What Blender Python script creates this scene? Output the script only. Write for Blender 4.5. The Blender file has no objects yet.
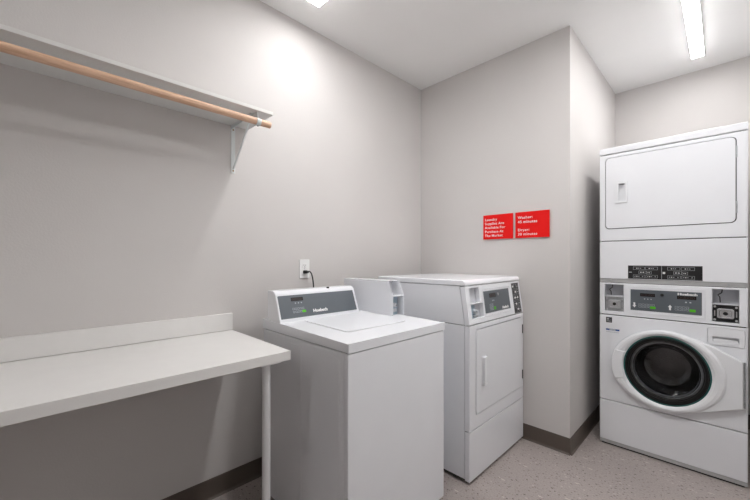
import bpy, bmesh, math, random
from mathutils import Matrix, Vector

PI = math.pi
S = bpy.context.scene
COL = S.collection
random.seed(7)

# ------------------------------------------------------------------ camera, world, exposure
cam_data = bpy.data.cameras.new('camera')
cam_data.sensor_width = 36.0
cam_data.lens = 345.4 / 750 * 36.0
cam_data.shift_y = 8.7 / 750
cam_data.clip_start = 0.02
cam = bpy.data.objects.new('camera', cam_data)
COL.objects.link(cam)
cam.location = (1.871, 0.0, 1.242)
cam.rotation_euler = (PI / 2, 0, math.radians(45.33))
S.camera = cam

world = bpy.data.worlds.new('world')
S.world = world
world.use_nodes = True
world.node_tree.nodes['Background'].inputs[0].default_value = (0.97, 0.985, 1.0, 1)   # even daylight outside
DAY = 0.0
world.node_tree.nodes['Background'].inputs[1].default_value = DAY

LAMPS = (30.0, 21.0, 24.0)  # strength of the ceiling lights: over the shelf end, over the stack, added behind the camera
S.view_settings.view_transform = 'Standard'
S.view_settings.look = 'None'
S.view_settings.exposure = 0.80
S.view_settings.gamma = 1.0
S.view_settings.use_curve_mapping = False

# ------------------------------------------------------------------ materials
def srgb(r, g, b):
    f = lambda c: c / 12.92 if c <= 0.04045 else ((c + 0.055) / 1.055) ** 2.4
    return (f(r / 255), f(g / 255), f(b / 255), 1)

def base_mat(name):
    m = bpy.data.materials.new(name)
    m.use_nodes = True
    nt = m.node_tree
    return m, nt, nt.nodes['Principled BSDF']

def coords(nt):
    return nt.nodes.new('ShaderNodeTexCoord').outputs['Object']

def noise(nt, scale, detail=3.0, vec=None, rough=0.5):
    n = nt.nodes.new('ShaderNodeTexNoise')
    n.inputs['Scale'].default_value = scale
    n.inputs['Detail'].default_value = detail
    n.inputs['Roughness'].default_value = rough
    nt.links.new(vec if vec is not None else coords(nt), n.inputs['Vector'])
    return n

def ramp(nt, src, stops):
    r = nt.nodes.new('ShaderNodeValToRGB')
    els = r.color_ramp.elements
    while len(els) < len(stops):
        els.new(0.5)
    for e, (p, c) in zip(els, stops):
        e.position = p
        e.color = c
    nt.links.new(src, r.inputs[0])
    return r

def mix(nt, fac, a, b):
    m = nt.nodes.new('ShaderNodeMix')
    m.data_type = 'RGBA'
    for sock, val in ((m.inputs[0], fac), (m.inputs[6], a), (m.inputs[7], b)):
        if isinstance(val, (tuple, float)):
            sock.default_value = val
        else:
            nt.links.new(val, sock)
    return m.outputs[2]

def vary(c, k):
    return (min(1, c[0] * k), min(1, c[1] * k), min(1, c[2] * k), 1)

def plain(name, col, rough=0.5, metal=0.0, var=0.03, scale=20.0, bump=0.0, bscale=200.0, coat=0.0, spec=0.5):
    m, nt, p = base_mat(name)
    n = noise(nt, scale)
    r = ramp(nt, n.outputs['Fac'], [(0.3, vary(col, 1 - var)), (0.7, vary(col, 1 + var))])
    nt.links.new(r.outputs[0], p.inputs['Base Color'])
    p.inputs['Roughness'].default_value = rough
    p.inputs['Metallic'].default_value = metal
    p.inputs['Coat Weight'].default_value = coat
    p.inputs['Coat Roughness'].default_value = 0.12
    p.inputs['Specular IOR Level'].default_value = spec
    if bump:
        b = nt.nodes.new('ShaderNodeBump')
        b.inputs['Strength'].default_value = bump
        b.inputs['Distance'].default_value = 0.002
        nb = noise(nt, bscale, 2.0)
        nt.links.new(nb.outputs['Fac'], b.inputs['Height'])
        nt.links.new(b.outputs[0], p.inputs['Normal'])
    return m

M = {}
M['wall'] = plain('wall_paint', srgb(210, 206, 204), 0.75, var=0.012, scale=3, bump=0.25, bscale=140, spec=0.3)
M['ceiling'] = plain('ceiling_paint', srgb(244, 243, 242), 0.9, var=0.01, scale=3, spec=0.2)
M['bounce_wall'] = plain('bounce_wall_white', srgb(238, 237, 235), 0.7, var=0.01, scale=3, bump=0.2, bscale=140, spec=0.3)  # lighter than the other walls, to bounce light
M['enamel'] = plain('white_enamel', srgb(236, 237, 241), 0.16, var=0.008, scale=6, bump=0.02, bscale=260, spec=0.35)
M['plastic'] = plain('white_plastic', srgb(233, 234, 237), 0.38, var=0.01, scale=12)
M['grey_panel'] = plain('slate_grey_panel', srgb(92, 98, 104), 0.35, var=0.02, scale=30)
M['black_label'] = plain('black_label', srgb(26, 26, 28), 0.4, var=0.1, scale=60)
M['line_grey'] = plain('label_line_grey', srgb(172, 174, 177), 0.5)
M['mark_white'] = plain('print_white', srgb(238, 238, 238), 0.5, var=0.01)
M['soft_print'] = plain('print_light_grey', srgb(188, 193, 198), 0.5, var=0.02)
M['display'] = plain('dark_display', srgb(38, 34, 34), 0.15, var=0.15, scale=90)
M['green'] = plain('green_button', srgb(84, 190, 20), 0.4, var=0.05)
M['chrome'] = plain('chrome', (0.66, 0.67, 0.69, 1), 0.32, 1.0, var=0.05, scale=40)
M['steel'] = plain('brushed_steel', (0.5, 0.52, 0.54, 1), 0.38, 1.0, var=0.15, scale=60)
M['drum'] = plain('drum_steel', (0.2, 0.2, 0.21, 1), 0.25, 1.0, var=0.2, scale=25)
M['rubber'] = plain('black_rubber', srgb(20, 19, 20), 0.28, var=0.1, scale=30)
M['dark'] = plain('dark_parts_gap_shade', srgb(44, 43, 42), 0.8, var=0.1)  # near-black for small parts, and painted shade in the panel gaps
M['teal'] = plain('teal_trim', srgb(20, 96, 92), 0.35, var=0.06)
M['lip'] = plain('grey_trim', srgb(186, 186, 187), 0.4, var=0.02)
M['pocket'] = plain('pocket_grey', srgb(204, 205, 210), 0.5, var=0.03)
M['red'] = plain('red_acrylic', srgb(232, 18, 16), 0.5, var=0.02, scale=10, spec=0.25)
M['blue'] = plain('blue_print', srgb(40, 82, 150), 0.5)
M['laminate'] = plain('white_laminate', srgb(231, 229, 227), 0.45, var=0.012, scale=14, bump=0.03, bscale=300)
M['leg'] = plain('white_powder_coat', srgb(228, 228, 230), 0.4, var=0.01)
M['shelf'] = plain('shelf_melamine', srgb(222, 221, 219), 0.5, var=0.012)
M['bracket'] = plain('bracket_enamel', srgb(218, 222, 222), 0.4, var=0.02)
M['brass'] = plain('screw_brass', srgb(150, 122, 80), 0.4, 0.9)
M['base'] = plain('taupe_vinyl_base', srgb(92, 82, 75), 0.5, var=0.03, scale=8)
M['outlet'] = plain('outlet_plastic', srgb(240, 240, 239), 0.35, var=0.01)
M['frame'] = plain('lamp_frame_white', srgb(236, 236, 236), 0.5, var=0.01)
M['display_digit'] = plain('unlit_digit', srgb(86, 70, 68), 0.4)
M['coin_blue'] = plain('zinc_blue', srgb(160, 176, 188), 0.35, 0.5, var=0.1, scale=40)
M['lid_line'] = plain('lid_hairline', srgb(176, 176, 178), 0.5)
M['door'] = plain('grey_door_paint', srgb(150, 146, 142), 0.5, var=0.02)

def mat_floor():
    m, nt, p = base_mat('speckled_vinyl_floor')
    co = coords(nt)
    cloud = noise(nt, 2.2, 4, co)
    basec = ramp(nt, cloud.outputs['Fac'], [(0.3, srgb(166, 156, 152)), (0.7, srgb(177, 167, 163))])
    fine = noise(nt, 130, 2, co)
    f1 = ramp(nt, fine.outputs['Fac'], [(0.35, (0.86, 0.86, 0.86, 1)), (0.65, (1.08, 1.08, 1.08, 1))])
    mul = nt.nodes.new('ShaderNodeMix'); mul.data_type = 'RGBA'; mul.blend_type = 'MULTIPLY'
    mul.inputs[0].default_value = 1.0
    nt.links.new(basec.outputs[0], mul.inputs[6]); nt.links.new(f1.outputs[0], mul.inputs[7])
    # vinyl chips: voronoi dots stretched along different directions, a random share of the cells
    warp = noise(nt, 60, 2, co)
    wv = nt.nodes.new('ShaderNodeMix'); wv.data_type = 'VECTOR'; wv.inputs[0].default_value = 0.012
    nt.links.new(co, wv.inputs[4]); nt.links.new(warp.outputs['Color'], wv.inputs[5])
    def flecks(scale, size, share, rot, sx, seed):
        mp = nt.nodes.new('ShaderNodeMapping')
        mp.inputs['Scale'].default_value = (1, sx, 1)
        mp.inputs['Rotation'].default_value = (0, 0, rot)
        mp.inputs['Location'].default_value = (seed, seed * 1.7, 0.013)
        nt.links.new(wv.outputs[1], mp.inputs['Vector'])
        v = nt.nodes.new('ShaderNodeTexVoronoi'); v.voronoi_dimensions = '2D'
        v.inputs['Scale'].default_value = scale
        nt.links.new(mp.outputs[0], v.inputs['Vector'])
        d = nt.nodes.new('ShaderNodeMath'); d.operation = 'LESS_THAN'; d.inputs[1].default_value = size
        nt.links.new(v.outputs['Distance'], d.inputs[0])
        sp = nt.nodes.new('ShaderNodeSeparateColor'); nt.links.new(v.outputs['Color'], sp.inputs[0])
        q = nt.nodes.new('ShaderNodeMath'); q.operation = 'LESS_THAN'; q.inputs[1].default_value = share
        nt.links.new(sp.outputs[0], q.inputs[0])
        x = nt.nodes.new('ShaderNodeMath'); x.operation = 'MULTIPLY'
        nt.links.new(d.outputs[0], x.inputs[0]); nt.links.new(q.outputs[0], x.inputs[1])
        return x.outputs[0]
    c = mul.outputs[2]
    c = mix(nt, flecks(26, 0.14, 0.22, 0.5, 1.9, 3.1), c, srgb(92, 84, 80))
    c = mix(nt, flecks(30, 0.14, 0.22, -0.8, 2.1, 9.4), c, srgb(116, 105, 98))
    c = mix(nt, flecks(36, 0.13, 0.3, 1.5, 1.6, 5.4), c, srgb(132, 120, 113))
    c = mix(nt, flecks(22, 0.13, 0.12, 1.3, 2.2, 15.2), c, srgb(206, 199, 194))
    c = mix(nt, flecks(5, 0.07, 0.3, 0.3, 4.0, 21.7), c, srgb(204, 197, 190))
    nt.links.new(c, p.inputs['Base Color'])
    p.inputs['Roughness'].default_value = 0.42
    return m
M['floor'] = mat_floor()

def mat_wood():
    m, nt, p = base_mat('pale_oak_dowel')
    co = coords(nt)
    mp = nt.nodes.new('ShaderNodeMapping')
    mp.inputs['Scale'].default_value = (1, 0.06, 1)
    nt.links.new(co, mp.inputs['Vector'])
    n = noise(nt, 130, 4, mp.outputs[0], 0.65)
    c1 = ramp(nt, n.outputs['Fac'], [(0.3, srgb(194, 152, 124)), (0.55, srgb(220, 182, 154)), (0.8, srgb(230, 196, 170))])
    k = noise(nt, 5.0, 1, co)
    kr = ramp(nt, k.outputs['Fac'], [(0.66, (0, 0, 0, 1)), (0.74, (1, 1, 1, 1))])
    nt.links.new(mix(nt, kr.outputs[0], c1.outputs[0], srgb(168, 118, 86)), p.inputs['Base Color'])
    p.inputs['Roughness'].default_value = 0.5
    return m
M['wood'] = mat_wood()

def mat_glass():
    m, nt, p = base_mat('smoked_door_glass')
    p.inputs['Base Color'].default_value = (0.42, 0.44, 0.45, 1)
    p.inputs['Transmission Weight'].default_value = 1.0
    p.inputs['Roughness'].default_value = 0.03
    p.inputs['IOR'].default_value = 1.45
    n = noise(nt, 8, 2)
    r = ramp(nt, n.outputs['Fac'], [(0.3, (0.60, 0.61, 0.62, 1)), (0.7, (0.64, 0.65, 0.66, 1))])
    nt.links.new(r.outputs[0], p.inputs['Base Color'])
    return m
M['glass'] = mat_glass()

def mat_lamp(name, strength):
    m, nt, p = base_mat(name)
    n = noise(nt, 4, 1)
    r = ramp(nt, n.outputs['Fac'], [(0.3, (0.985, 0.985, 0.985, 1)), (0.7, (0.99, 0.985, 0.98, 1))])
    p.inputs['Base Color'].default_value = (0.9, 0.9, 0.9, 1)
    nt.links.new(r.outputs[0], p.inputs['Emission Color'])
    p.inputs['Emission Strength'].default_value = strength
    return m
for k, v in enumerate(LAMPS):
    M['lamp%d' % k] = mat_lamp('lit_diffuser', v)

# ------------------------------------------------------------------ geometry helpers
# local frames (u, v, n) -> world
WORLD = Matrix.Identity(4)
def frame(origin, u, v):
    u = Vector(u).normalized(); v = Vector(v).normalized(); n = u.cross(v)
    m = Matrix((u, v, n)).transposed().to_4x4()
    m.translation = Vector(origin)
    return m

class G:
    """collects shapes and links them as one mesh object"""
    def __init__(self, fr=None):
        self.fr = fr or WORLD
        self.bm = bmesh.new()
    def _take(self, b, bevel=0.0, segs=2, fr=None, edges=None):
        if bevel:
            es = edges(b) if edges else b.edges[:]
            bmesh.ops.bevel(b, geom=es, offset=bevel, segments=segs, profile=0.5, affect='EDGES', clamp_overlap=True)
        bmesh.ops.recalc_face_normals(b, faces=b.faces[:])
        bmesh.ops.transform(b, matrix=fr or self.fr, verts=b.verts[:])
        me = bpy.data.meshes.new('tmp'); b.to_mesh(me); b.free()
        self.bm.from_mesh(me); bpy.data.meshes.remove(me)
        return self
    def box(self, u0, u1, v0, v1, n0, n1, bevel=0.0, segs=2, fr=None):
        b = bmesh.new()
        bmesh.ops.create_cube(b, size=1)
        for w in b.verts:
            w.co = Vector(((u0 + u1) / 2 + w.co.x * (u1 - u0), (v0 + v1) / 2 + w.co.y * (v1 - v0), (n0 + n1) / 2 + w.co.z * (n1 - n0)))
        return self._take(b, bevel, segs, fr)
    def plate(self, outer, holes, n0, n1, bevel=0.0, segs=2, fr=None):
        """polygon with holes in (u, v), thickness n0..n1; bevel rounds its front and back rims"""
        b = bmesh.new()
        es = []
        for loop in [outer] + list(holes):
            vs = [b.verts.new((p[0], p[1], n0)) for p in loop]
            es += [b.edges.new((vs[i], vs[(i + 1) % len(vs)])) for i in range(len(vs))]
        if holes:
            bmesh.ops.triangle_fill(b, use_beauty=True, use_dissolve=False, edges=es)
        else:
            b.faces.new(b.verts[:])
        r = bmesh.ops.extrude_face_region(b, geom=b.faces[:])
        for w in [x for x in r['geom'] if isinstance(x, bmesh.types.BMVert)]:
            w.co.z = n1
        bmesh.ops.recalc_face_normals(b, faces=b.faces[:])
        rim = lambda bb: [e for e in bb.edges if len(e.link_faces) == 2 and e.calc_face_angle(0) > 0.9
                          and abs(e.verts[0].co.z - e.verts[1].co.z) < 1e-6]
        return self._take(b, bevel, segs, fr, rim)
    def cyl(self, u, v, r, n0, n1, seg=32, r2=None, fr=None, bevel=0.0):
        b = bmesh.new()
        bmesh.ops.create_cone(b, cap_ends=True, segments=seg, radius1=r, radius2=r if r2 is None else r2, depth=n1 - n0)
        for w in b.verts:
            w.co += Vector((u, v, (n0 + n1) / 2))
        rim = lambda bb: [e for e in bb.edges if abs(e.verts[0].co.z - e.verts[1].co.z) < 1e-6]
        return self._take(b, bevel, 2, fr, rim)
    def lathe(self, u, v, prof, seg=64, su=1.0, sv=1.0, closed=False, fr=None):
        """prof: (radius, n) around the axis through (u, v)"""
        b = bmesh.new()
        rings = []
        for e in prof:
            r, n = e[0], e[1]; kv = e[2] if len(e) > 2 else sv
            if r < 1e-6:
                rings.append([b.verts.new((u, v, n))])
            else:
                rings.append([b.verts.new((u + su * r * math.cos(2 * PI * i / seg), v + kv * r * math.sin(2 * PI * i / seg), n)) for i in range(seg)])
        pairs = list(zip(rings, rings[1:])) + ([(rings[-1], rings[0])] if closed else [])
        for a, c in pairs:
            for i in range(seg):
                j = (i + 1) % seg
                q = [a[i % len(a)], a[j % len(a)], c[j % len(c)], c[i % len(c)]]
                q2 = []
                for w in q:
                    if w not in q2: q2.append(w)
                if len(q2) > 2: b.faces.new(q2)
        return self._take(b, fr=fr)
    def tube(self, pts, r, seg=40, fr=None):
        b = bmesh.new()
        P = [Vector(p) for p in pts]
        rings = []
        for i, p in enumerate(P):
            d = (P[min(i + 1, len(P) - 1)] - P[max(i - 1, 0)]).normalized()
            a = d.cross(Vector((0.31, 0.17, 0.93)))
            if a.length < 0.1: a = d.cross(Vector((1, 0, 0)))
            a.normalize(); c = d.cross(a)
            rings.append([b.verts.new(p + (a * math.cos(2 * PI * k / seg) + c * math.sin(2 * PI * k / seg)) * r) for k in range(seg)])
        for a, c in zip(rings, rings[1:]):
            for k in range(seg):
                b.faces.new((a[k], a[(k + 1) % seg], c[(k + 1) % seg], c[k]))
        b.faces.new(rings[0]); b.faces.new(rings[-1])
        return self._take(b, fr=fr)
    def pocket(self, u0, u1, v0, v1, n0, n1, t=0.002, fr=None):
        """open box, open towards +n (n1), floor at n0"""
        self.box(u0 - t, u1 + t, v0 - t, v1 + t, n0 - t, n0, fr=fr)
        self.box(u0 - t, u0, v0 - t, v1 + t, n0, n1, fr=fr)
        self.box(u1, u1 + t, v0 - t, v1 + t, n0, n1, fr=fr)
        self.box(u0, u1, v0 - t, v0, n0, n1, fr=fr)
        self.box(u0, u1, v1, v1 + t, n0, n1, fr=fr)
        return self
    def text(self, lines, n0, height, depth=0.0006, bold=0.0, stretch=1.0, space=1.0):
        """lines: list of (string, u, v baseline); cap height; all one size"""
        for s, u, v in lines:
            cu = bpy.data.curves.new('tmp', 'FONT')
            cu.body = s; cu.size = height / 0.72; cu.extrude = depth / 2; cu.offset = bold
            cu.resolution_u = 3; cu.space_character = space; cu.space_word = 0.8
            o = bpy.data.objects.new('tmp', cu); COL.objects.link(o)
            dg = bpy.context.evaluated_depsgraph_get()
            me = bpy.data.meshes.new_from_object(o.evaluated_get(dg))
            mt = self.fr @ Matrix.Translation((u, v, n0 + depth / 2)) @ Matrix.Diagonal((stretch, 1, 1, 1))
            me.transform(mt)
            self.bm.from_mesh(me)
            bpy.data.objects.remove(o); bpy.data.curves.remove(cu); bpy.data.meshes.remove(me)
        return self
    def obj(self, name, mat, parent=None, label=None):
        me = bpy.data.meshes.new(name)
        loc = root_loc(parent)
        if loc is not None:
            bmesh.ops.translate(self.bm, verts=self.bm.verts[:], vec=-loc)
        self.bm.to_mesh(me); self.bm.free()
        me.materials.append(M[mat])
        for p in me.polygons: p.use_smooth = True
        me.set_sharp_from_angle(angle=math.radians(10))
        o = bpy.data.objects.new(name, me)
        COL.objects.link(o)
        if parent is not None: o.parent = parent
        if label: o['label'] = label
        return o

def root_loc(p):
    if p is None: return None
    while p.parent is not None: p = p.parent
    return p.location.copy()

def rect(u0, u1, v0, v1):
    return [(u0, v0), (u1, v0), (u1, v1), (u0, v1)]
def rrect(u0, u1, v0, v1, r, k=5):
    pts = []
    for cu, cv, a in ((u1 - r, v0 + r, -PI / 2), (u1 - r, v1 - r, 0), (u0 + r, v1 - r, PI / 2), (u0 + r, v0 + r, PI)):
        for i in range(k + 1):
            t = a + PI / 2 * i / k
            pts.append((cu + r * math.cos(t), cv + r * math.sin(t)))
    return pts
def circ(u, v, r, n=64, su=1.0, sv=1.0):
    return [(u + su * r * math.cos(2 * PI * i / n), v + sv * r * math.sin(2 * PI * i / n)) for i in range(n)]

def thing(name, loc, label, cat, group=None):
    o = bpy.data.objects.new(name, None)
    COL.objects.link(o)
    o.location = loc
    o.empty_display_size = 0.1
    o['label'] = label; o['category'] = cat
    if group: o['group'] = group
    return o
def tag(o, label, cat, group=None):
    o['label'] = label; o['category'] = cat
    if group: o['group'] = group
    return o
def struct(g, name, mat):
    o = g.obj(name, mat); o['kind'] = 'structure'; return o

FACE_Y = lambda y: frame((0, y, 0), (1, 0, 0), (0, 0, 1))     # faces -y: u = x, v = z
FACE_X = lambda x: frame((x, 0, 0), (0, 1, 0), (0, 0, 1))     # faces +x: u = y, v = z
PROF = lambda: frame((0, 0, 0), (1, 0, 0), (0, 0, 1))         # u = x, v = z, n = -y

# ------------------------------------------------------------------ the room
YB, XC, YF, CH = 2.417, 1.183, 3.716, 2.721
XR, YN = 2.32, -1.5
T = 0.1
struct(G().box(-T, XR + T, YN - T, YF + T, -0.1, 0.0), 'floor', 'floor')
struct(G().box(-T, XR + T, YN - T, YF + T, CH, CH + 0.1), 'ceiling', 'ceiling')
struct(G().box(-T, 0, YN, YF, 0, CH), 'wall_left', 'wall')
struct(G().box(0, XC, YB, YF, 0, CH), 'wall_back', 'wall')
struct(G().box(-T, XR + T, YF, YF + T, 0, CH), 'wall_far', 'wall')
struct(G().box(XR, XR + T, YN, YF, 0, CH), 'wall_right', 'bounce_wall')  # white added on this unseen wall to bounce light into the room
struct(G().box(-T, XR + T, YN - T, YN, 0, CH), 'wall_near', 'wall')

BP = [(0, 0), (0.014, 0), (0.0125, 0.003), (0.008, 0.007), (0.0055, 0.013), (0.0048, 0.02), (0.0045, 0.1), (0.0035, 0.103), (0, 0.103)]
def base_run(name, origin, along, out, length):
    fr = frame(origin, out, (0, 0, 1))
    # plate extrudes along fr's n; sign of n decides direction
    s = 1 if fr.to_3x3().col[2].dot(Vector(along)) > 0 else -1
    g = G(fr); g.plate(BP, [], 0, s * length)
    struct(g, name, 'base')
base_run('baseboard_left', (0, YN, 0), (0, 1, 0), (1, 0, 0), YB - YN)
base_run('baseboard_back', (0.0, YB, 0), (1, 0, 0), (0, -1, 0), XC + 0.0045)
base_run('baseboard_column', (XC, YB - 0.0045, 0), (0, 1, 0), (1, 0, 0), YF - YB + 0.0045)
base_run('baseboard_far', (XC, YF, 0), (1, 0, 0), (0, -1, 0), XR - XC)
base_run('baseboard_right', (XR, YN, 0), (0, 1, 0), (-1, 0, 0), YF - YN)

# ------------------------------------------------------------------ ceiling strip lights
def ceiling_light(x0, x1, y0, y1, k, label):
    t = thing('ceiling_light', ((x0 + x1) / 2, (y0 + y1) / 2, CH), label, 'ceiling light', 'ceiling lights')
    e = 0.0015
    G().box(x0 - e, x1 + e, y0 - e, y1 + e, CH - 0.008, CH - 0.0002, 0.001).obj('frame', 'frame', t)
    G().box(x0 - 0.001, x1 + 0.001, y0 - 0.001, y1 + 0.001, CH - 0.026, CH - 0.008, 0.001).obj('housing', 'frame', t)
    G().box(x0, x1, y0, y1, CH - 0.0285, CH - 0.0262, 0.0008).obj('diffuser', 'lamp%d' % k, t, 'glowing white diffuser')
    return t
ceiling_light(0.227, 1.66, 1.095, 1.171, 0, 'lit white ceiling strip light whose end shows above the shelf, at the left')
ceiling_light(1.7025, 1.771, 0.965, 3.403, 1, 'lit white ceiling strip light above the stacked washer and dryer')  # far end real; the unseen run towards the camera is added for light
ceiling_light(0.63, 0.79, -1.15, -0.99, 2, 'small square lit ceiling light added behind the camera, out of view')  # added unseen light for brightness, placed from a glint on the dryer door

# ------------------------------------------------------------------ folding table against the left wall
tb = thing('folding_table', (0.3, 0.1, 0), 'long white laminate folding table with backsplash against the left wall', 'table')
G().box(0.004, 0.607, -1.10, 0.758, 0.823, 0.861, 0.0015).obj('tabletop', 'laminate', tb)
G().box(0.002, 0.021, -1.10, 0.758, 0.8628, 0.951, 0.0012).obj('backsplash', 'laminate', tb)
g = G().cyl(0.563, 0.672, 0.0165, 0.004, 0.8225, 40)
lg = g.obj('leg', 'leg', tb)
G().cyl(0.563, 0.672, 0.0175, 0.0002, 0.006, 40, bevel=0.0015).obj('foot', 'rubber', lg)
G().box(0.52, 0.606, 0.63, 0.715, 0.8195, 0.8228, 0.001).obj('mounting_plate', 'leg', lg)
lg2 = G().cyl(0.563, -1.02, 0.0165, 0.004, 0.8225, 40).obj('leg', 'leg', tb)
G().cyl(0.563, -1.02, 0.0175, 0.0002, 0.006, 40, bevel=0.0015).obj('foot', 'rubber', lg2)

# ------------------------------------------------------------------ shelf, bracket, rod
tag(G().box(0.0005, 0.283, -1.10, 0.853, 1.960, 1.976, 0.001).obj('wall_shelf', 'shelf'),
    'long white shelf board high on the left wall above the wooden rod', 'shelf')
RX, RZ, RR = 0.292, 1.9015, 0.0160
bk = thing('shelf_bracket', (0.0, 0.768, 1.83), 'white triangular metal bracket under the end of the wall shelf', 'bracket')
BW = 0.011
G().box(0.0005, 0.0035, 0.768 - BW, 0.768 + BW, 1.703, 1.9595, 0.0008).obj('wall_plate', 'bracket', bk)
g = G(); g.box(0.0005, 0.238, 0.768 - BW, 0.768 + BW, 1.9565, 1.9595, 0.0008)
g.box(0.0005, 0.238, 0.768 - BW, 0.768 - BW + 0.002, 1.942, 1.9545); g.obj('shelf_arm', 'bracket', bk)
a = Vector((0.006, 0, 1.728)); b_ = Vector((0.222, 0, 1.945)); d = (b_ - a); L = d.length
fr = frame((a.x, 0.768, a.z), d, (0, 1, 0))
G(fr).box(0, L, -0.0045, 0.0045, -0.0025, 0.0025, 0.001).obj('diagonal_brace', 'bracket', bk)
# rod hook: a plate off the shelf arm ending in a cup round the rod
g = G(frame((0, 0.768, 0), (1, 0, 0), (0, 0, 1)))
pts_o, pts_i = [], []
for i in range(25):
    t = math.radians(160 + i * (230 / 24))
    pts_o.append((RX + (RR + 0.0035) * math.cos(t), RZ + (RR + 0.0035) * math.sin(t)))
    pts_i.append((RX + (RR + 0.0008) * math.cos(t), RZ + (RR + 0.0008) * math.sin(t)))
g.plate(pts_o + pts_i[::-1], [], -0.010, 0.010)
g.plate([(0.205, 1.9595), (0.272, 1.9595), (0.280, RZ + 0.013), (0.2725, RZ + 0.003), (0.262, RZ + 0.016), (0.225, 1.945)], [], -0.009, -0.0065)
g.obj('rod_hook', 'bracket', bk)
g = G(frame((0.0037, 0.768, 0), (0, 1, 0), (0, 0, 1)))
g.bm.free()
for z in (1.717, 1.938): G(frame((0.0037, 0.768, 0), (0, 1, 0), (0, 0, 1))).cyl(0, z, 0.0042, 0, 0.0016, 24).obj('screw', 'brass', bk, 'brass screw head')
g = G(frame((RX, 0.768, RZ), (1, 0, 0), (0, 1, 0)))
g.cyl(0, 0, 0.003, -RR - 0.0062, -RR - 0.0034, 24); g.obj('set_screw', 'dark', bk, 'dark set screw')
tag(G(frame((RX, 0, RZ), (1, 0, 0), (0, 0, 1))).cyl(0, 0, RR, -0.832, 1.10, 48, bevel=0.0015).obj('closet_rod', 'wood'),
    'round pale wooden hanging rod running below the wall shelf', 'rod')

# ------------------------------------------------------------------ outlet and power cord
ot = thing('wall_outlet', (0, 1.218, 1.178), 'white electrical outlet on the wall above the top-loading washer', 'outlet')
f = FACE_X(0)
G(f).plate(rrect(1.181, 1.255, 1.119, 1.237, 0.004), [], 0.0003, 0.006, 0.002).obj('cover_plate', 'outlet', ot)
for zc in (1.1975, 1.1585):
    r_ = G(f).plate(rrect(1.201, 1.235, zc - 0.0145, zc + 0.0145, 0.007), [], 0.0062, 0.0085, 0.0008).obj('receptacle', 'outlet', ot)
    g = G(f)
    if zc > 1.18:
        g.box(1.2105, 1.2125, zc - 0.001, zc + 0.008, 0.0083, 0.0088); g.box(1.2235, 1.2255, zc - 0.001, zc + 0.007, 0.0083, 0.0088)
        g.cyl(1.218, zc - 0.008, 0.0028, 0.0083, 0.0088, 24)
        g.obj('slot', 'dark', r_)
    else: g.bm.free()
G(f).cyl(1.218, 1.178, 0.003, 0.006, 0.0068, 24).obj('screw', 'steel', ot)
pc = thing('power_cord', (0.0, 1.218, 1.1585), 'black power cord plugged into the white wall outlet', 'cord')
g = G(f)
g.plate(rrect(1.204, 1.232, 1.148, 1.169, 0.006), [], 0.0088, 0.020, 0.002)
g.plate(rrect(1.208, 1.234, 1.150, 1.167, 0.006), [], 0.0195, 0.034, 0.004)
g.obj('plug', 'rubber', pc)
pts = []
ctl = [Vector(p) for p in ((0.028, 1.222, 1.160), (0.036, 1.238, 1.160), (0.042, 1.250, 1.135), (0.046, 1.258, 1.07), (0.05, 1.260, 0.95), (0.055, 1.26, 0.75), (0.06, 1.25, 0.55))]
def catmull(c, n=10):
    out = []
    c = [c[0]] + c + [c[-1]]
    for i in range(1, len(c) - 2):
        for k in range(n):
            t = k / n
            out.append(0.5 * ((2 * c[i]) + (-c[i - 1] + c[i + 1]) * t + (2 * c[i - 1] - 5 * c[i] + 4 * c[i + 1] - c[i + 2]) * t * t + (-c[i - 1] + 3 * c[i] - 3 * c[i + 1] + c[i + 2]) * t ** 3))
    out.append(c[-2]); return out
G().tube(catmull(ctl), 0.0042).obj('cable', 'rubber', pc)

# ------------------------------------------------------------------ red signs
def sign(u0, u1, v0, v1, lines, h, label):
    t = thing('wall_sign', ((u0 + u1) / 2, YB, (v0 + v1) / 2), label, 'sign', 'red laundry signs')
    f = FACE_Y(YB)
    G(f).box(u0, u1, v0, v1, 0.004, 0.012, 0.0006).obj('panel', 'red', t)
    G(f).box(u0 + 0.02, u1 - 0.02, v0 + 0.02, v1 - 0.02, 0.0003, 0.0042).obj('mounting_pad', 'dark', t)
    for part in lines:
        G(f).text(part, 0.0119, h, 0.0006, 0.00035, 1.06, 1.13).obj('lettering', 'mark_white', t, 'white lettering')
sign(0.596, 0.821, 1.386, 1.565,
     [[(s, 0.610, 1.5225 - 0.0296 * i) for i, s in enumerate(('Laundry', 'Supplies Are', 'Available For', 'Purchase At', 'The Market'))]],
     0.0175, 'red sign reading Laundry Supplies Are Available For Purchase At The Market')
sign(0.839, 1.064, 1.386, 1.565,
     [[('Washer:', 0.857, 1.519), ('45 minutes', 0.857, 1.489)], [('Dryer:', 0.857, 1.433), ('30 minutes', 0.857, 1.404)]],
     0.0178, 'red sign giving Washer 45 minutes and Dryer 30 minutes')

# ------------------------------------------------------------------ shared control bits
def button_cluster(g, u0, v0, cols, rows, du, dv, w, h, n):
    for r in range(rows):
        for c in range(cols):
            u = u0 + c * du; v = v0 + r * dv; t = 0.0011
            g.box(u, u + w, v, v + t, n, n + 0.0006); g.box(u, u + w, v + h - t, v + h, n, n + 0.0006)
            g.box(u, u + t, v, v + h, n, n + 0.0006); g.box(u + w - t, u + w, v, v + h, n, n + 0.0006)

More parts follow.
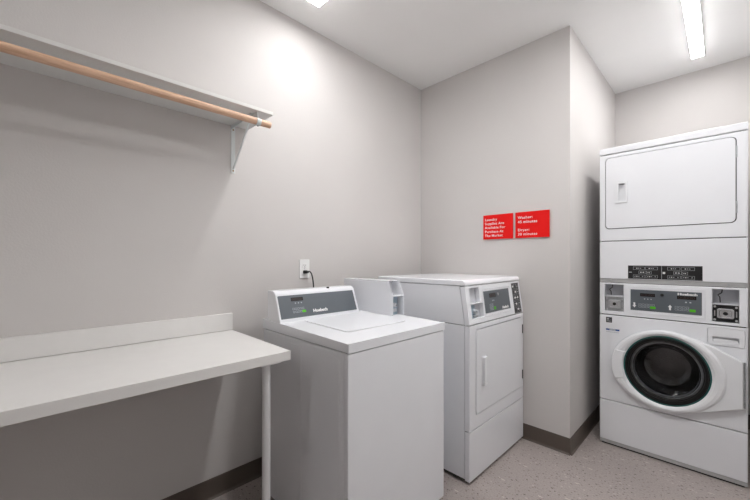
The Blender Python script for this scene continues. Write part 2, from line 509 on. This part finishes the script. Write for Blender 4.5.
def display(f, u0, u1, v0, v1, n, parent):
    G(f).box(u0, u1, v0, v1, n, n + 0.0014, 0.0004).obj('display', 'display', parent, 'dark display window')
    g = G(f)
    k = 5; w = (u1 - u0) * 0.13; h = (v1 - v0) * 0.5; vm = (v0 + v1) / 2 - h / 2
    for i in range(k):
        u = u0 + (u1 - u0) * (0.08 + 0.175 * i)
        t = 0.0010
        g.box(u, u + w, vm, vm + t, n + 0.0012, n + 0.0016); g.box(u, u + t, vm, vm + h, n + 0.0012, n + 0.0016)
        g.box(u + w - t, u + w, vm, vm + h, n + 0.0012, n + 0.0016); g.box(u, u + w, vm + h - t, vm + h, n + 0.0012, n + 0.0016)
    g.obj('display_digits', 'display_digit', parent)

# ------------------------------------------------------------------ top-loading washer
wx0, wx1, wy0, wy1 = 0.14, 0.850, 0.862, 1.512
ws = thing('top_load_washer', (0.5, 1.187, 0), 'white top-loading coin washer beside the folding table', 'washing machine')
g = G()
g.box(wx0 + 0.02, wx1 - 0.024, wy0 + 0.002, wy1 - 0.002, 0.022, 0.871, 0.006)
g.obj('cabinet', 'enamel', ws)
# stamped side skin facing the table
g = G(frame((0, wy0 + 0.002, 0), (1, 0, 0), (0, 0, 1)))
for x0, x1 in ((0.285, 0.52), (0.545, 0.795)):
    g.plate(rrect(x0, x1, 0.06, 0.845, 0.012), [], -0.001, 0.0010, 0.0009, 3)
g.obj('side_panel', 'enamel', ws)
G().box(wx1 - 0.0235, wx1, wy0, wy1, 0.012, 0.871, 0.005, 3).obj('front_panel', 'enamel', ws)
g = G()
for x in (0.2, 0.79):
    for y in (0.91, 1.46):
        g2 = G().cyl(x, y, 0.02, 0.0004, 0.0225, 24); g2.obj('foot', 'rubber', ws)
g.bm.free()
G().box(wx0 + 0.03, wx1 - 0.02, wy0 + 0.012, wy1 - 0.012, 0.866, 0.8748).obj('deck_gap_shade', 'dark', ws)  # dark slab paints the shade in the seam below the deck
# deck with a rounded rim
DX0, DX1 = wx0 + 0.012, wx1 + 0.003
G(PROF()).plate([(DX0, 0.875), (DX1, 0.875), (DX1, 0.912), (DX0, 0.926)], [], -wy1 - 0.004, -wy0 - 0.001, 0.003, 3).obj('top_deck', 'enamel', ws)
DK = frame((0.0, 0, 0.912 + 0.014 * DX1 / (DX1 - DX0)), (DX1 - DX0, 0, -0.014), (0, 1, 0))
# lid: raised plate with a grey line round it, painted as the gap's shade
g = G(DK).plate(rrect(0.345, 0.702, 0.985, 1.395, 0.025), [rrect(0.349, 0.698, 0.989, 1.391, 0.023)], -0.0005, 0.0006)
ld = G(DK).plate(rrect(0.350, 0.697, 0.990, 1.390, 0.022), [], 0.0, 0.0030, 0.002, 3).obj('lid', 'enamel', ws)
g.obj('lid_gap_shade', 'lid_line', ld)

# console
cb = [(0.205, 0.9255), (0.205, 1.072), (0.209, 1.077), (0.257, 1.077), (0.266, 1.0745), (0.283, 1.061), (0.3305, 0.9315), (0.332, 0.9225)]
cs = G(PROF()).plate(cb, [], -1.388, -0.864, 0.003, 2).obj('console', 'enamel', ws)
cu_ = Vector((0.283 - 0.332, 0, 1.061 - 0.929)); cl = cu_.length
fc = frame((0.332, 0, 0.929), (0, 1, 0), cu_)
G(fc).plate(rrect(0.873, 1.372, 0.011, 0.131, 0.003), [], 0.0003, 0.0018, 0.0004).obj('control_panel', 'grey_panel', cs, 'slate grey control panel')
display(fc, 0.945, 1.017, 0.098, 0.117, 0.0018, cs)
g = G(fc); button_cluster(g, 0.945, 0.036, 5, 2, 0.0145, 0.016, 0.0105, 0.010, 0.0018)
g.obj('button_print', 'soft_print', cs)
g = G(fc)
for i in range(3): g.box(0.965 + i * 0.018, 0.971 + i * 0.018, 0.084, 0.090, 0.0018, 0.0023)
g.obj('indicator_print', 'soft_print', cs)
G(fc).plate(rrect(1.000, 1.022, 0.034, 0.047, 0.002), [], 0.0018, 0.0028, 0.0003).obj('start_button', 'green', cs, 'green start button')
G(fc).text([('Huebsch', 1.066, 0.029)], 0.0018, 0.0165, 0.0006, 0.0010, 1.18).obj('logo_lettering', 'mark_white', cs, 'white lettering')
G(frame((0.262, 0, 1.0765), (0, 1, 0), (-1, 0, 0.0))).cyl(1.203, -0.006, 0.0075, -0.004, 0.004, 24).obj('key_lock', 'dark', cs)
G(PROF()).box(0.212, 0.224, 1.035, 1.058, 0.8622, 0.8642, 0.0006).obj('end_latch', 'plastic', cs)

# coin box
ky0, ky1 = 1.4365, 1.530
kp = [(0.132, 0.9125), (0.132, 1.115), (0.524, 1.115), (0.562, 1.034), (0.562, 0.9125)]
cbx = G(PROF()).plate([(0.134, 0.9128), (0.134, 1.113), (0.47, 1.113), (0.47, 0.9128)], [], -ky1 + 0.003, -ky0 - 0.003).obj('coin_box', 'enamel', ws)
for y in (ky0, ky1 - 0.0025):
    G(PROF()).plate(kp, [], -y - 0.0025, -y, 0.0008).obj('side_plate', 'enamel', cbx)
g = G(); g.box(0.132, 0.524, ky0, ky1, 1.1135, 1.116, 0.0008); g.obj('top_plate', 'enamel', cbx)
G().box(0.4695, 0.5595, ky0 + 0.0024, ky1 - 0.0024, 1.027, 1.032).obj('divider', 'enamel', cbx)
G().box(0.4695, 0.5605, ky0 + 0.0024, ky1 - 0.0024, 0.9126, 0.9165).obj('base_strip', 'enamel', cbx)
fk = FACE_X(0.470)
g = G(fk); g.plate(rrect(ky0 + 0.006, ky1 - 0.02, 0.918, 1.025, 0.003), [], 0.0005, 0.060, 0.002); g.obj('coin_plate', 'coin_blue', cbx, 'blue-grey coin mechanism plate')
g = G(fk); g.cyl(1.478, 0.975, 0.013, 0.059, 0.075, 32, bevel=0.002); g.cyl(1.478, 0.975, 0.006, 0.073, 0.082, 24, bevel=0.001)
g.box(1.466, 1.494, 0.937, 0.955, 0.059, 0.070, 0.002); g.obj('coin_slide', 'chrome', cbx, 'chrome coin slide')
G(fk).box(1.476, 1.480, 0.970, 0.980, 0.081, 0.0828).obj('slot', 'dark', cbx)
G(frame((0.30, 0, 1.116), (0, 1, 0), (-1, 0, 0))).cyl(1.452, 0.06, 0.004, -0.001, 0.003, 24).obj('screw', 'steel', cbx)

# ------------------------------------------------------------------ dryer
dx0, dx1, dy0, dy1 = 0.19, 0.893, 1.694, 2.409
dr = thing('front_load_dryer', (0.55, 2.046, 0), 'white front-loading coin dryer in the corner below the red signs', 'dryer')
G(PROF()).plate([(dx0, 0.022), (0.860, 0.022), (0.860, 0.870), (dx0, 0.870)], [], -dy1 + 0.001, -dy0 - 0.001, 0.002).obj('cabinet', 'enamel', dr)
G(PROF()).plate([(dx0, 0.8735), (0.860, 0.8735), (0.829, 1.0885), (dx0, 1.0885)], [], -dy1 + 0.001, -dy0 - 0.001, 0.002).obj('upper_cabinet', 'enamel', dr)
G().box(dx0 + 0.02, 0.84, dy0 + 0.012, dy1 - 0.012, 0.866, 0.878).obj('panel_gap_shade', 'dark', dr)  # dark core puts painted shade into the cabinet side seam
for x in (0.25, 0.84):
    for y in (1.74, 2.34):
        G().cyl(x, y, 0.018, 0.0004, 0.0225, 24).obj('foot', 'rubber', dr)
G().box(dx0 + 0.02, 0.875, dy0 + 0.01, dy1 - 0.01, 0.0095, 0.0225).obj('toe_recess', 'dark', dr)
FX = FACE_X(0.862)
dn = dx1 - 0.862
G(FX).box(dy0, dy1, 0.014, 0.2855, 0, dn, 0.004, 3).obj('lower_panel', 'enamel', dr)
# door frame with opening, and the door
du0, du1, dv0, dv1 = 1.764, 2.382, 0.370, 0.840
G(FX).plate(rect(dy0, dy1, 0.2900, 0.8700), [rrect(du0 - 0.0045, du1 + 0.0045, dv0 - 0.0045, dv1 + 0.0045, 0.014)], 0, dn, 0.003).obj('front_frame', 'enamel', dr)
G(FX).box(du0 - 0.01, du1 + 0.01, dv0 - 0.01, dv1 + 0.01, 0.0003, 0.010).obj('door_gap_shade', 'dark', dr)  # dark sheet painting the shade in the gap round the door
ddoor = G(FX).plate(rrect(du0, du1, dv0, dv1, 0.012), [rect(1.840, 1.866, 0.522, 0.673)], 0.0105, dn + 0.003, 0.003, 3).obj('door', 'enamel', dr)
g = G(FX)
hb = dn + 0.003
g.plate(rrect(1.822, 1.872, 0.514, 0.681, 0.004), [rect(1.842, 1.864, 0.525, 0.670)], hb - 0.001, hb + 0.004, 0.0012)
# grip lip rising along the left side of the finger well, with closed ends
g.plate(rrect(1.824, 1.845, 0.517, 0.678, 0.004), [], hb + 0.003, hb + 0.019, 0.004)
g.box(1.844, 1.867, 0.517, 0.530, hb + 0.003, hb + 0.014, 0.003); g.box(1.844, 1.867, 0.665, 0.678, hb + 0.003, hb + 0.014, 0.003)
g.obj('handle', 'plastic', ddoor)
for v in (0.449, 0.760):
    G(FX).box(2.3885, 2.3965, v - 0.030, v + 0.030, dn - 0.002, dn + 0.004, 0.001).obj('hinge', 'dark', ddoor, 'dark hinge')
g = G(FX); g.box(dy0 + 0.004, dy1 - 0.004, 0.2835, 0.292, 0.0003, 0.014); g.obj('panel_gap_shade', 'dark', dr)  # dark strip as painted shade between lower panel and frame
G(FX).box(dy0 + 0.004, dy1 - 0.004, 0.868, 0.876, 0.0003, 0.014).obj('panel_gap_shade', 'dark', dr)  # dark strip as painted shade in the seam under the fascia
# slanted control fascia
a = Vector((dx1, 0, 0.873)); b_ = Vector((0.862, 0, 1.0905)); pl = (b_ - a).length
FD = frame(a, (0, 1, 0), b_ - a)
ru = (1.735, 1.845, 0.120, 0.203); rl = (1.735, 1.872, 0.032, 0.112)
fas = G(FD).plate(rect(dy0, dy1, 0.0025, pl - 0.0015), [rect(*ru), rect(*rl)], -0.030, 0, 0.003).obj('control_fascia', 'enamel', dr)
g = G(FD); g.box(1.730, 1.85, ru[2] - 0.003, ru[3] + 0.003, -0.0322, -0.0302); g.obj('coin_return_pocket', 'pocket', fas, 'grey recessed pocket')
g = G(FD); g.box(1.730, 1.877, rl[2] - 0.003, rl[3] + 0.003, -0.0322, -0.0302); g.obj('coin_pocket', 'pocket', fas, 'recessed coin pocket')
g = G(FD); g.plate(rrect(1.742, 1.800, 0.036, 0.108, 0.003), [], -0.0298, -0.015, 0.002); g.obj('coin_plate', 'coin_blue', fas, 'blue-grey coin plate')
g = G(FD); g.cyl(1.785, 0.072, 0.016, -0.016, -0.002, 40, bevel=0.002); g.cyl(1.785, 0.072, 0.008, -0.003, 0.008, 40, bevel=0.001)
g.box(1.765, 1.812, 0.040, 0.050, -0.016, -0.004, 0.002); g.obj('coin_slide', 'chrome', fas, 'chrome coin slide')
g = G(FD); g.plate(rrect(1.878, 2.238, 0.030, 0.192, 0.004), [rrect(1.8815, 2.2345, 0.0335, 0.1885, 0.003)], -0.001, 0.003, 0.001); g.obj('bezel', 'enamel', fas)
G(FD).plate(rrect(1.888, 2.222, 0.047, 0.177, 0.002), [], 0, 0.0012).obj('control_panel', 'grey_panel', fas, 'slate grey control panel')
n = 0.0012
display(FD, 1.955, 2.035, 0.135, 0.160, n, fas)
g = G(FD)
button_cluster(g, 1.945, 0.060, 3, 3, 0.0165, 0.014, 0.012, 0.010, n)
g.obj('button_print', 'soft_print', fas)
g = G(FD)
for i in range(2): g.box(1.985 + i * 0.016, 1.993 + i * 0.016, 0.112, 0.119, n, n + 0.0005)
g.obj('indicator_print', 'soft_print', fas)
G(FD).plate(rrect(1.996, 2.020, 0.060, 0.078, 0.003), [], n, n + 0.0012, 0.0003).obj('start_button', 'green', fas, 'green start button')
G(FD).text([('Huebsch', 2.105, 0.0555)], n, 0.0165, 0.0006, 0.0010, 1.10).obj('logo_lettering', 'mark_white', fas, 'white lettering')
G(FD).cyl(2.062, 0.150, 0.008, n, n + 0.006, 32, bevel=0.001).obj('key_lock', 'chrome', fas, 'chrome key lock')
ib = G(FD).box(2.277, 2.382, 0.007, 0.205, 0, 0.0012).obj('instruction_label', 'black_label', fas, 'black instruction label')
g = G(FD)
for k in range(5):
    v0 = 0.014 + k * 0.038
    for (p, q) in ((2.283, 2.311), (2.315, 2.343), (2.347, 2.376)):
        g.plate(rect(p, q, v0, v0 + 0.032), [rect(p + 0.0015, q - 0.0015, v0 + 0.0015, v0 + 0.0305)], 0.0010, 0.0016)
        if (k + int(p * 1000)) % 3:
            g.box(p + 0.006, q - 0.006, v0 + 0.013, v0 + 0.019, 0.0010, 0.0016)
g.obj('label_print', 'line_grey', fas, 'grey printed frames')
for u, v in ((2.294, 0.183), (2.325, 0.146), (2.309, 0.108), (2.349, 0.108), (2.319, 0.066), (2.334, 0.03)):
    G(FD).box(u - 0.008, u + 0.008, v - 0.006, v + 0.006, 0.0014, 0.0018).obj('label_symbol', 'mark_white', fas, 'white printed symbol')
# lid
r = 0.024
lp = [(dx0 - 0.003, 1.090), (0.860, 1.090), (0.866, 1.094)]
for i in range(7):
    t = i / 6 * PI / 2
    lp.append((0.866 - r + r * math.cos(t), 1.122 - r + r * math.sin(t)))
lp += [(dx0 + 0.003, 1.122), (dx0 - 0.003, 1.116)]
G(PROF()).plate(lp, [], -dy1 - 0.002, -dy0 + 0.003, 0.006, 3).obj('top_panel', 'enamel', dr)

# ------------------------------------------------------------------ stacked washer and dryer
sx0, sx1, sy0, sy1 = 1.276, 1.960, 2.733, 3.45
st = thing('stacked_washer_dryer', (1.618, 3.09, 0), 'tall white stacked washer and dryer unit with a round dark door', 'washer dryer')
F = FACE_Y(sy0)
def Sb(u0, u1, v0, v1, n0, n1, b=0.003, s=2):
    return G(F).box(u0, u1, v0, v1, n0, n1, b, s)
D = -(sy1 - sy0)
g = G(F)     # hollow cabinet behind the fronts
g.box(sx0 + 0.002, sx0 + 0.005, 0.022, 1.936, D, -0.022); g.box(sx1 - 0.005, sx1 - 0.002, 0.022, 1.936, D, -0.022)
g.box(sx0 + 0.005, sx1 - 0.005, 0.022, 1.936, D, D + 0.003)
g.box(sx0 + 0.005, sx1 - 0.005, 0.022, 0.025, D + 0.003, -0.022); g.box(sx0 + 0.005, sx1 - 0.005, 1.09, 1.093, D + 0.003, -0.022)
g.obj('cabinet', 'enamel', st)
for x in (1.33, 1.90):
    for y in (2.80, 3.38):
        G().cyl(x, y, 0.02, 0.0004, 0.0225, 24).obj('foot', 'rubber', st)
G(F).box(sx0 + 0.012, sx1 - 0.012, 0.0015, 0.0105, -0.05, -0.006).obj('toe_recess', 'dark', st)
kk = Sb(sx0, sx1, 0.0095, 0.031, -0.021, -0.003, 0.002).obj('kick_plate', 'lip', st, 'grey kick plate')
for u in (1.335, 1.895): G(F).cyl(u, 0.020, 0.0045, -0.0032, -0.0008, 24).obj('bolt', 'steel', kk)
Sb(sx0, sx1, 0.032, 0.2955, -0.021, 0.0, 0.004, 3).obj('lower_panel', 'enamel', st)
for z in (0.298, 0.8685, 1.0835, 1.359, 1.937):
    G(F).box(sx0 + 0.006, sx1 - 0.006, z - 0.008, z + 0.008, -0.0265, -0.0215).obj('panel_gap_shade', 'dark', st)  # dark strips behind the seams paint the shade between panels
# washer front with round opening and drawer opening
cu0, cv0 = 1.618, 0.566
dwr = (1.805, 1.948, 0.757, 0.853)
G(F).plate(rect(sx0, sx1, 0.3010, 0.8655), [circ(cu0, cv0, 0.212), rrect(dwr[0] - 0.001, dwr[1] + 0.001, dwr[2] - 0.001, dwr[3] + 0.001, 0.011)], -0.021, 0.0, 0.003).obj('washer_front', 'enamel', st)
sn = G(F).box(1.3125, 1.346, 0.817, 0.852, -0.0002, 0.0006).obj('rating_sticker', 'black_label', st, 'small black and grey sticker')
g = G(F); g.box(1.317, 1.341, 0.824, 0.829, 0.0005, 0.0009); g.box(1.317, 1.330, 0.835, 0.846, 0.0005, 0.0009); g.box(1.333, 1.341, 0.838, 0.841, 0.0005, 0.0009)
g.obj('sticker_print', 'line_grey', sn)
bl = G(F).box(1.312, 1.387, 0.7655, 0.776, -0.0002, 0.0006).obj('model_badge', 'blue', st, 'thin blue printed badge')
g = G(F); g.box(1.332, 1.366, 0.767, 0.7745, 0.0005, 0.0009); g.obj('badge_lettering', 'soft_print', bl)
g = G(F)
for i in range(14): g.box(1.314 + i * 0.005, 1.3175 + i * 0.005, 0.752, 0.7575, -0.0002, 0.0005)
g.obj('badge_small_print', 'soft_print', bl)
# detergent drawer
dw = G(F).plate(rrect(*dwr, 0.010), [rrect(1.824, 1.928, 0.772, 0.806, 0.003)], -0.020, 0.004, 0.003, 3).obj('detergent_drawer', 'plastic', st)
g = G(F)   # grip recess with a sloped floor
g.box(1.823, 1.929, 0.771, 0.807, -0.0198, -0.017)
g.plate([(1.824, 0.7725), (1.928, 0.7725), (1.924, 0.792), (1.828, 0.792)], [], -0.012, -0.002, 0.002)
g.obj('grip', 'plastic', dw)

# round door
zb = 0.006
do = (cu0 - 0.004, cv0 - 0.006)
out = []
RXo, RZo = 0.268, 0.240
# ring outline, counter-clockwise from the lower tangent point round the left to the upper one, then the hinge wing
a0, a1 = math.radians(72), math.radians(283)
for i in range(49):
    t = a0 + (a1 - a0) * i / 48
    out.append((do[0] + RXo * math.cos(t), do[1] + RZo * math.sin(t)))
out += [(1.78, 0.362), (1.943, 0.432), (1.943, 0.685), (1.84, 0.741), (1.77, 0.772)]
dd = G(F).plate(out, [circ(cu0, cv0, 0.209, 64, 1, 1.015)], zb, zb + 0.024, 0.007, 3).obj('washer_door', 'plastic', st)
# domed bezel ring
RI = 0.203
o_, m_, i_ = 0.925, 0.97, 1.015
prof = [(0.262, zb + 0.0235, o_), (0.262, zb + 0.0275, o_), (0.252, zb + 0.034, o_), (0.236, zb + 0.036, 0.95), (0.218, zb + 0.033, 1.0), (RI + 0.002, zb + 0.022, i_), (RI + 0.002, zb + 0.002, i_), (0.2085, zb + 0.002, i_), (0.2085, zb + 0.0235, i_)]
G(F).lathe(cu0, cv0, prof, 96, 1.0, 1.0, True).obj('bezel_ring', 'plastic', dd)
# door pull: slightly deeper grip section at the left of the ring
hp = []
for i in range(13):
    t = math.radians(157 + 46 * i / 12); hp.append((do[0] + (RXo - 0.004) * math.cos(t), do[1] + (RZo - 0.004) * math.sin(t)))
for i in range(13):
    t = math.radians(203 - 46 * i / 12); hp.append((cu0 + 0.209 * math.cos(t), cv0 + 0.208 * math.sin(t)))
G(F).plate(hp, [], zb + 0.022, zb + 0.040, 0.003).obj('handle', 'plastic', dd)
G(F).lathe(cu0, cv0, [(0.2045, zb + 0.004), (0.2045, zb + 0.022), (0.1985, zb + 0.024), (0.1970, zb + 0.004)], 96, 1, 1.015, True).obj('teal_ring', 'teal', dd, 'thin teal trim ring')
G(F).lathe(cu0, cv0, [(0.1968, zb - 0.004), (0.1968, zb + 0.0215), (0.192, zb + 0.0225), (0.190, zb + 0.018), (0.186, zb + 0.018), (0.184, zb + 0.021), (0.179, zb + 0.020), (0.177, zb + 0.014), (0.172, zb + 0.012), (0.166, zb - 0.004)], 96, 1, 1.015, True).obj('inner_ring', 'rubber', dd, 'black glossy ring')
# glass bowl bulging into the drum
gl = [(0.1715, zb + 0.008), (0.160, zb + 0.004), (0.150, -0.02), (0.138, -0.06), (0.118, -0.092), (0.085, -0.108), (0.04, -0.112), (0.0, -0.113)]
gi = [(0.0, -0.107), (0.04, -0.106), (0.083, -0.102), (0.113, -0.088), (0.132, -0.058), (0.144, -0.018), (0.155, zb + 0.010), (0.166, zb + 0.014), (0.1715, zb + 0.013)]
G(F).lathe(cu0, cv0, gl + gi, 96, 1, 1.015, True).obj('glass', 'glass', dd, 'dark see-through glass bowl')
G(F).lathe(cu0, cv0, [(0.1715, -0.004), (0.158, -0.010), (0.156, -0.016), (0.1715, -0.012)], 96, 1, 1.015, True).obj('glass_highlight_ring', 'steel', dd, 'thin steel ring added as a highlight')  # added ring that stands in for bright reflections in the glass
g = G(F)
for i in range(16): g.box(1.9445, 1.9515, 0.440 + i * 0.0150, 0.440 + i * 0.0150 + 0.009, 0.0003, zb + 0.018, 0.001)
g.box(1.944, 1.952, 0.436, 0.682, 0.0002, zb + 0.010)
g.obj('hinge', 'steel', dd, 'ridged steel hinge')
# boot gasket and drum
G(F).lathe(cu0, cv0, [(0.204, -0.002), (0.200, 0.0), (0.185, -0.012), (0.18, -0.035), (0.172, -0.05), (0.178, -0.05), (0.19, -0.04), (0.206, -0.015)], 96, 1, 1, True).obj('door_gasket', 'rubber', st, 'black rubber gasket')
dm = G(F).lathe(cu0, cv0, [(0.180, -0.052), (0.225, -0.058), (0.235, -0.07), (0.235, -0.44), (0.10, -0.45), (0.0, -0.452), (0.0, -0.456), (0.24, -0.456), (0.24, -0.05), (0.180, -0.050)], 96, 1, 1, True).obj('drum', 'drum', st, 'dark steel drum')
for k in range(3):
    t = math.radians(90 + 120 * k + 25)
    fr = frame((cu0, sy0, cv0), (math.cos(t), 0, math.sin(t)), (-math.sin(t), 0, math.cos(t)))
    G(fr).plate([(0.2345, -0.03), (0.175, -0.012), (0.170, 0), (0.175, 0.012), (0.2345, 0.03)], [], -0.42, -0.09, 0.004).obj('baffle', 'drum', dm)
# control fascia with two coin pockets
pk = ((1.3045, 1.409, 0.994, 1.0705), (1.3045, 1.409, 0.894, 0.991), (1.8225, 1.928, 0.989, 1.0705), (1.8225, 1.928, 0.886, 0.9855))
fs = G(F).plate(rect(sx0, sx1, 0.8715, 1.0815), [rect(*pk[0][:2], pk[1][2], pk[0][3]), rect(*pk[2][:2], pk[3][2], pk[2][3])], -0.021, -0.002, 0.003).obj('control_fascia', 'enamel', st)
for i in (0, 2):
    up, lo = pk[i], pk[i + 1]
    G(F).pocket(up[0], up[1], up[2], up[3], -0.075, -0.022).obj('coin_return_pocket', 'pocket', fs, 'grey recessed pocket')
    G(F).box(up[0] + 0.0003, up[1] - 0.0003, lo[3] - 0.001, up[2] - 0.001, -0.07, -0.004, 0.001).obj('divider', 'enamel', fs)
    G(F).pocket(lo[0], lo[1], lo[2], lo[3] - 0.0025, -0.055, -0.022).obj('coin_pocket', 'pocket', fs)
    uc, vc = (lo[0] + lo[1]) / 2, (lo[2] + lo[3]) / 2
    black = i == 2
    G(F).plate(rrect(lo[0] + 0.003, lo[1] - 0.003, lo[2] + 0.003, lo[3] - 0.005, 0.003), [], -0.054, -0.016, 0.002).obj('coin_plate', 'black_label' if black else 'steel', fs, 'black coin plate' if black else 'steel coin plate')
    g = G(F)
    g.plate(rrect(uc - 0.034, uc + 0.034, vc - 0.028, vc + 0.026, 0.010), [rrect(uc - 0.025, uc + 0.025, vc - 0.020, vc + 0.018, 0.012)], -0.017, -0.008, 0.002)
    g.plate(rrect(uc - 0.024, uc + 0.024, vc - 0.019, vc + 0.017, 0.011), [circ(uc, vc - 0.001, 0.010, 32)], -0.017, -0.011, 0.002)
    for du in (-0.043, 0.043):
        for dv in (-0.038, 0.036): g.cyl(uc + du, vc + dv, 0.006, -0.017, -0.012, 24, bevel=0.001)
        g.box(uc + du - 0.0025, uc + du + 0.0025, vc - 0.018, vc + 0.014, -0.017, -0.0145, 0.0006)
    g.obj('coin_slide', 'chrome', fs, 'chrome coin slide with round port')
    g = G(F); g.cyl(uc, vc - 0.001, 0.0098, -0.0165, -0.013, 32); g.obj('port', 'dark', fs)
    # bent wire latch inside the pocket
    uw = up[0] + 0.028
    g = G(F); g.tube([(uw + 0.012, up[3] - 0.002, -0.03), (uw + 0.010, up[3] - 0.020, -0.03), (uw - 0.006, up[3] - 0.034, -0.03), (uw + 0.002, up[3] - 0.045, -0.03), (uw + 0.004, up[2] + 0.006, -0.03)], 0.0026)
    g.obj('latch_wire', 'dark', fs, 'dark bent wire')
G(F).plate(rrect(1.432, 1.795, 0.897, 1.062, 0.004), [rrect(1.4355, 1.7915, 0.9005, 1.0585, 0.003)], -0.003, 0.0008, 0.001).obj('bezel', 'enamel', fs)
cp = G(F).plate(rrect(1.446, 1.780, 0.914, 1.046, 0.002), [], -0.0022, -0.0006).obj('control_panel', 'grey_panel', st, 'slate grey control panel')
n = -0.0006
display(F, 1.496, 1.569, 1.004, 1.024, n, cp)
display(F, 1.672, 1.757, 1.001, 1.021, n, cp)
g = G(F)
button_cluster(g, 1.488, 0.934, 5, 2, 0.0165, 0.014, 0.013, 0.010, n)
g.obj('button_print', 'soft_print', cp)
g = G(F)
for i in range(3): g.box(1.515 + i * 0.016, 1.521 + i * 0.016, 0.986, 0.992, n, n + 0.0005)
g.obj('indicator_print', 'soft_print', cp)
g = G(F); button_cluster(g, 1.662, 0.934, 4, 2, 0.0165, 0.014, 0.013, 0.010, n)
g.obj('button_print', 'soft_print', cp)
g = G(F)
for i in range(2): g.box(1.708 + i * 0.019, 1.716 + i * 0.019, 0.981, 0.988, n, n + 0.0005)
g.obj('indicator_print', 'soft_print', cp)
for u in (1.545, 1.727):
    G(F).plate(rrect(u, u + 0.027, 0.930, 0.945, 0.002), [], n, n + 0.0012, 0.0003).obj('start_button', 'green', cp, 'green start button')
G(F).text([('Huebsch', 1.674, 1.0255)], n, 0.0130, 0.0006, 0.0008, 1.38).obj('logo_lettering', 'mark_white', cp, 'white lettering')
def arrow(u, v, s):
    w = 0.5
    return [(u - 0.0045, v - s * 0.016), (u + 0.0045, v - s * 0.016), (u + 0.0045, v + s * 0.002), (u + 0.010, v + s * 0.002), (u, v + s * 0.016), (u - 0.010, v + s * 0.002), (u - 0.0045, v + s * 0.002)]
G(F).plate(arrow(1.466, 0.947, -1), [], n, n + 0.0006).obj('arrow', 'mark_white', cp, 'white arrow')
G(F).plate(arrow(1.640, 0.947, 1), [], n, n + 0.0006).obj('arrow', 'mark_white', cp, 'white arrow')
G(F).cyl(1.603, 1.020, 0.0085, n, n + 0.005, 32, bevel=0.001).obj('key_lock', 'dark', cp)
# lip under the dryer: a grey strip that leans back
g = G(frame((0, sy0, 0), (0, -1, 0), (0, 0, 1)))
g.plate([(-0.021, 1.0845), (-0.004, 1.0845), (0.001, 1.1085), (-0.021, 1.1085)], [], -sx1, -sx0)
lp_ = g.obj('trim_strip', 'lip', st, 'grey trim strip')
for u in (1.338, 1.888): G(F).cyl(u, 1.0985, 0.006, -0.003, 0.0045, 24, bevel=0.0008).obj('bolt', 'steel', lp_)
acc = Sb(sx0, sx1, 1.110, 1.3565, -0.021, 0.0, 0.003).obj('access_panel', 'enamel', st)
ib = G(F).box(1.433, 1.783, 1.1145, 1.1985, -0.0002, 0.0012).obj('instruction_label', 'black_label', acc, 'wide black instruction label')
g = G(F)
def sym(*a): G(F).box(*a).obj('label_symbol', 'mark_white', acc, 'white printed symbol')
for o_ in (0.0, 0.168):
    u = 1.460 + o_
    for (p, q, v) in ((0, 0.058, 1.172), (0.062, 0.122, 1.172), (0.028, 0.066, 1.147), (0.066, 0.092, 1.145), (0, 0.060, 1.121), (0.064, 0.122, 1.121)):
        g.plate(rect(u + p, u + q, v, v + 0.019), [rect(u + p + 0.0014, u + q - 0.0014, v + 0.0014, v + 0.0176)], 0.0010, 0.0016)
        k = 5 if q - p > 0.05 else 2
        for j in range(k):
            w = (q - p - 0.012) / k
            if (j + int(v * 1000)) % 4 or k == 2:
                (sym if k == 2 or j == 1 else g.box)(u + p + 0.007 + j * w, u + p + 0.006 + j * w + w * 0.7, v + 0.007, v + 0.0115, 0.0010, 0.0016)
g.box(1.6, 1.602, 1.116, 1.197, 0.0010, 0.0016); sym(1.606, 1.618, 1.149, 1.161, 0.0010, 0.0016); g.box(1.438, 1.453, 1.153, 1.158, 0.0010, 0.0016)
g.obj('label_print', 'line_grey', acc, 'grey printed frames')
# dryer door
qu0, qu1, qv0, qv1 = 1.312, 1.914, 1.443, 1.910
G(F).plate(rect(sx0, sx1, 1.3615, 1.9345), [rrect(qu0 - 0.004, qu1 + 0.004, qv0 - 0.004, qv1 + 0.004, 0.024)], -0.021, 0.0, 0.003).obj('dryer_front', 'enamel', st)
G(F).box(qu0 - 0.008, qu1 + 0.008, qv0 - 0.008, qv1 + 0.008, -0.0215, -0.012).obj('door_gap_shade', 'dark', st)  # dark backing gives the dryer door gap its painted shade
qd = G(F).plate(rrect(qu0, qu1, qv0, qv1, 0.022), [rect(1.380, 1.420, 1.618, 1.737)], -0.0115, 0.004, 0.003, 3).obj('dryer_door', 'enamel', st)
g = G(F)
g.plate(rrect(1.364, 1.430, 1.607, 1.748, 0.004), [rect(1.384, 1.416, 1.622, 1.732)], 0.003, 0.0100, 0.0015)
g.box(1.380, 1.420, 1.618, 1.737, -0.0114, -0.010)
g.obj('handle', 'plastic', qd)
for v in (1.525, 1.828):
    G(F).box(1.9155, 1.9215, v - 0.032, v + 0.032, -0.004, 0.005, 0.001).obj('hinge', 'steel', qd, 'steel hinge')
# top
G(F).box(sx0 - 0.002, sx1 + 0.002, 1.9395, 1.981, D - 0.002, 0.001, 0.005, 3).obj('top_panel', 'enamel', st)
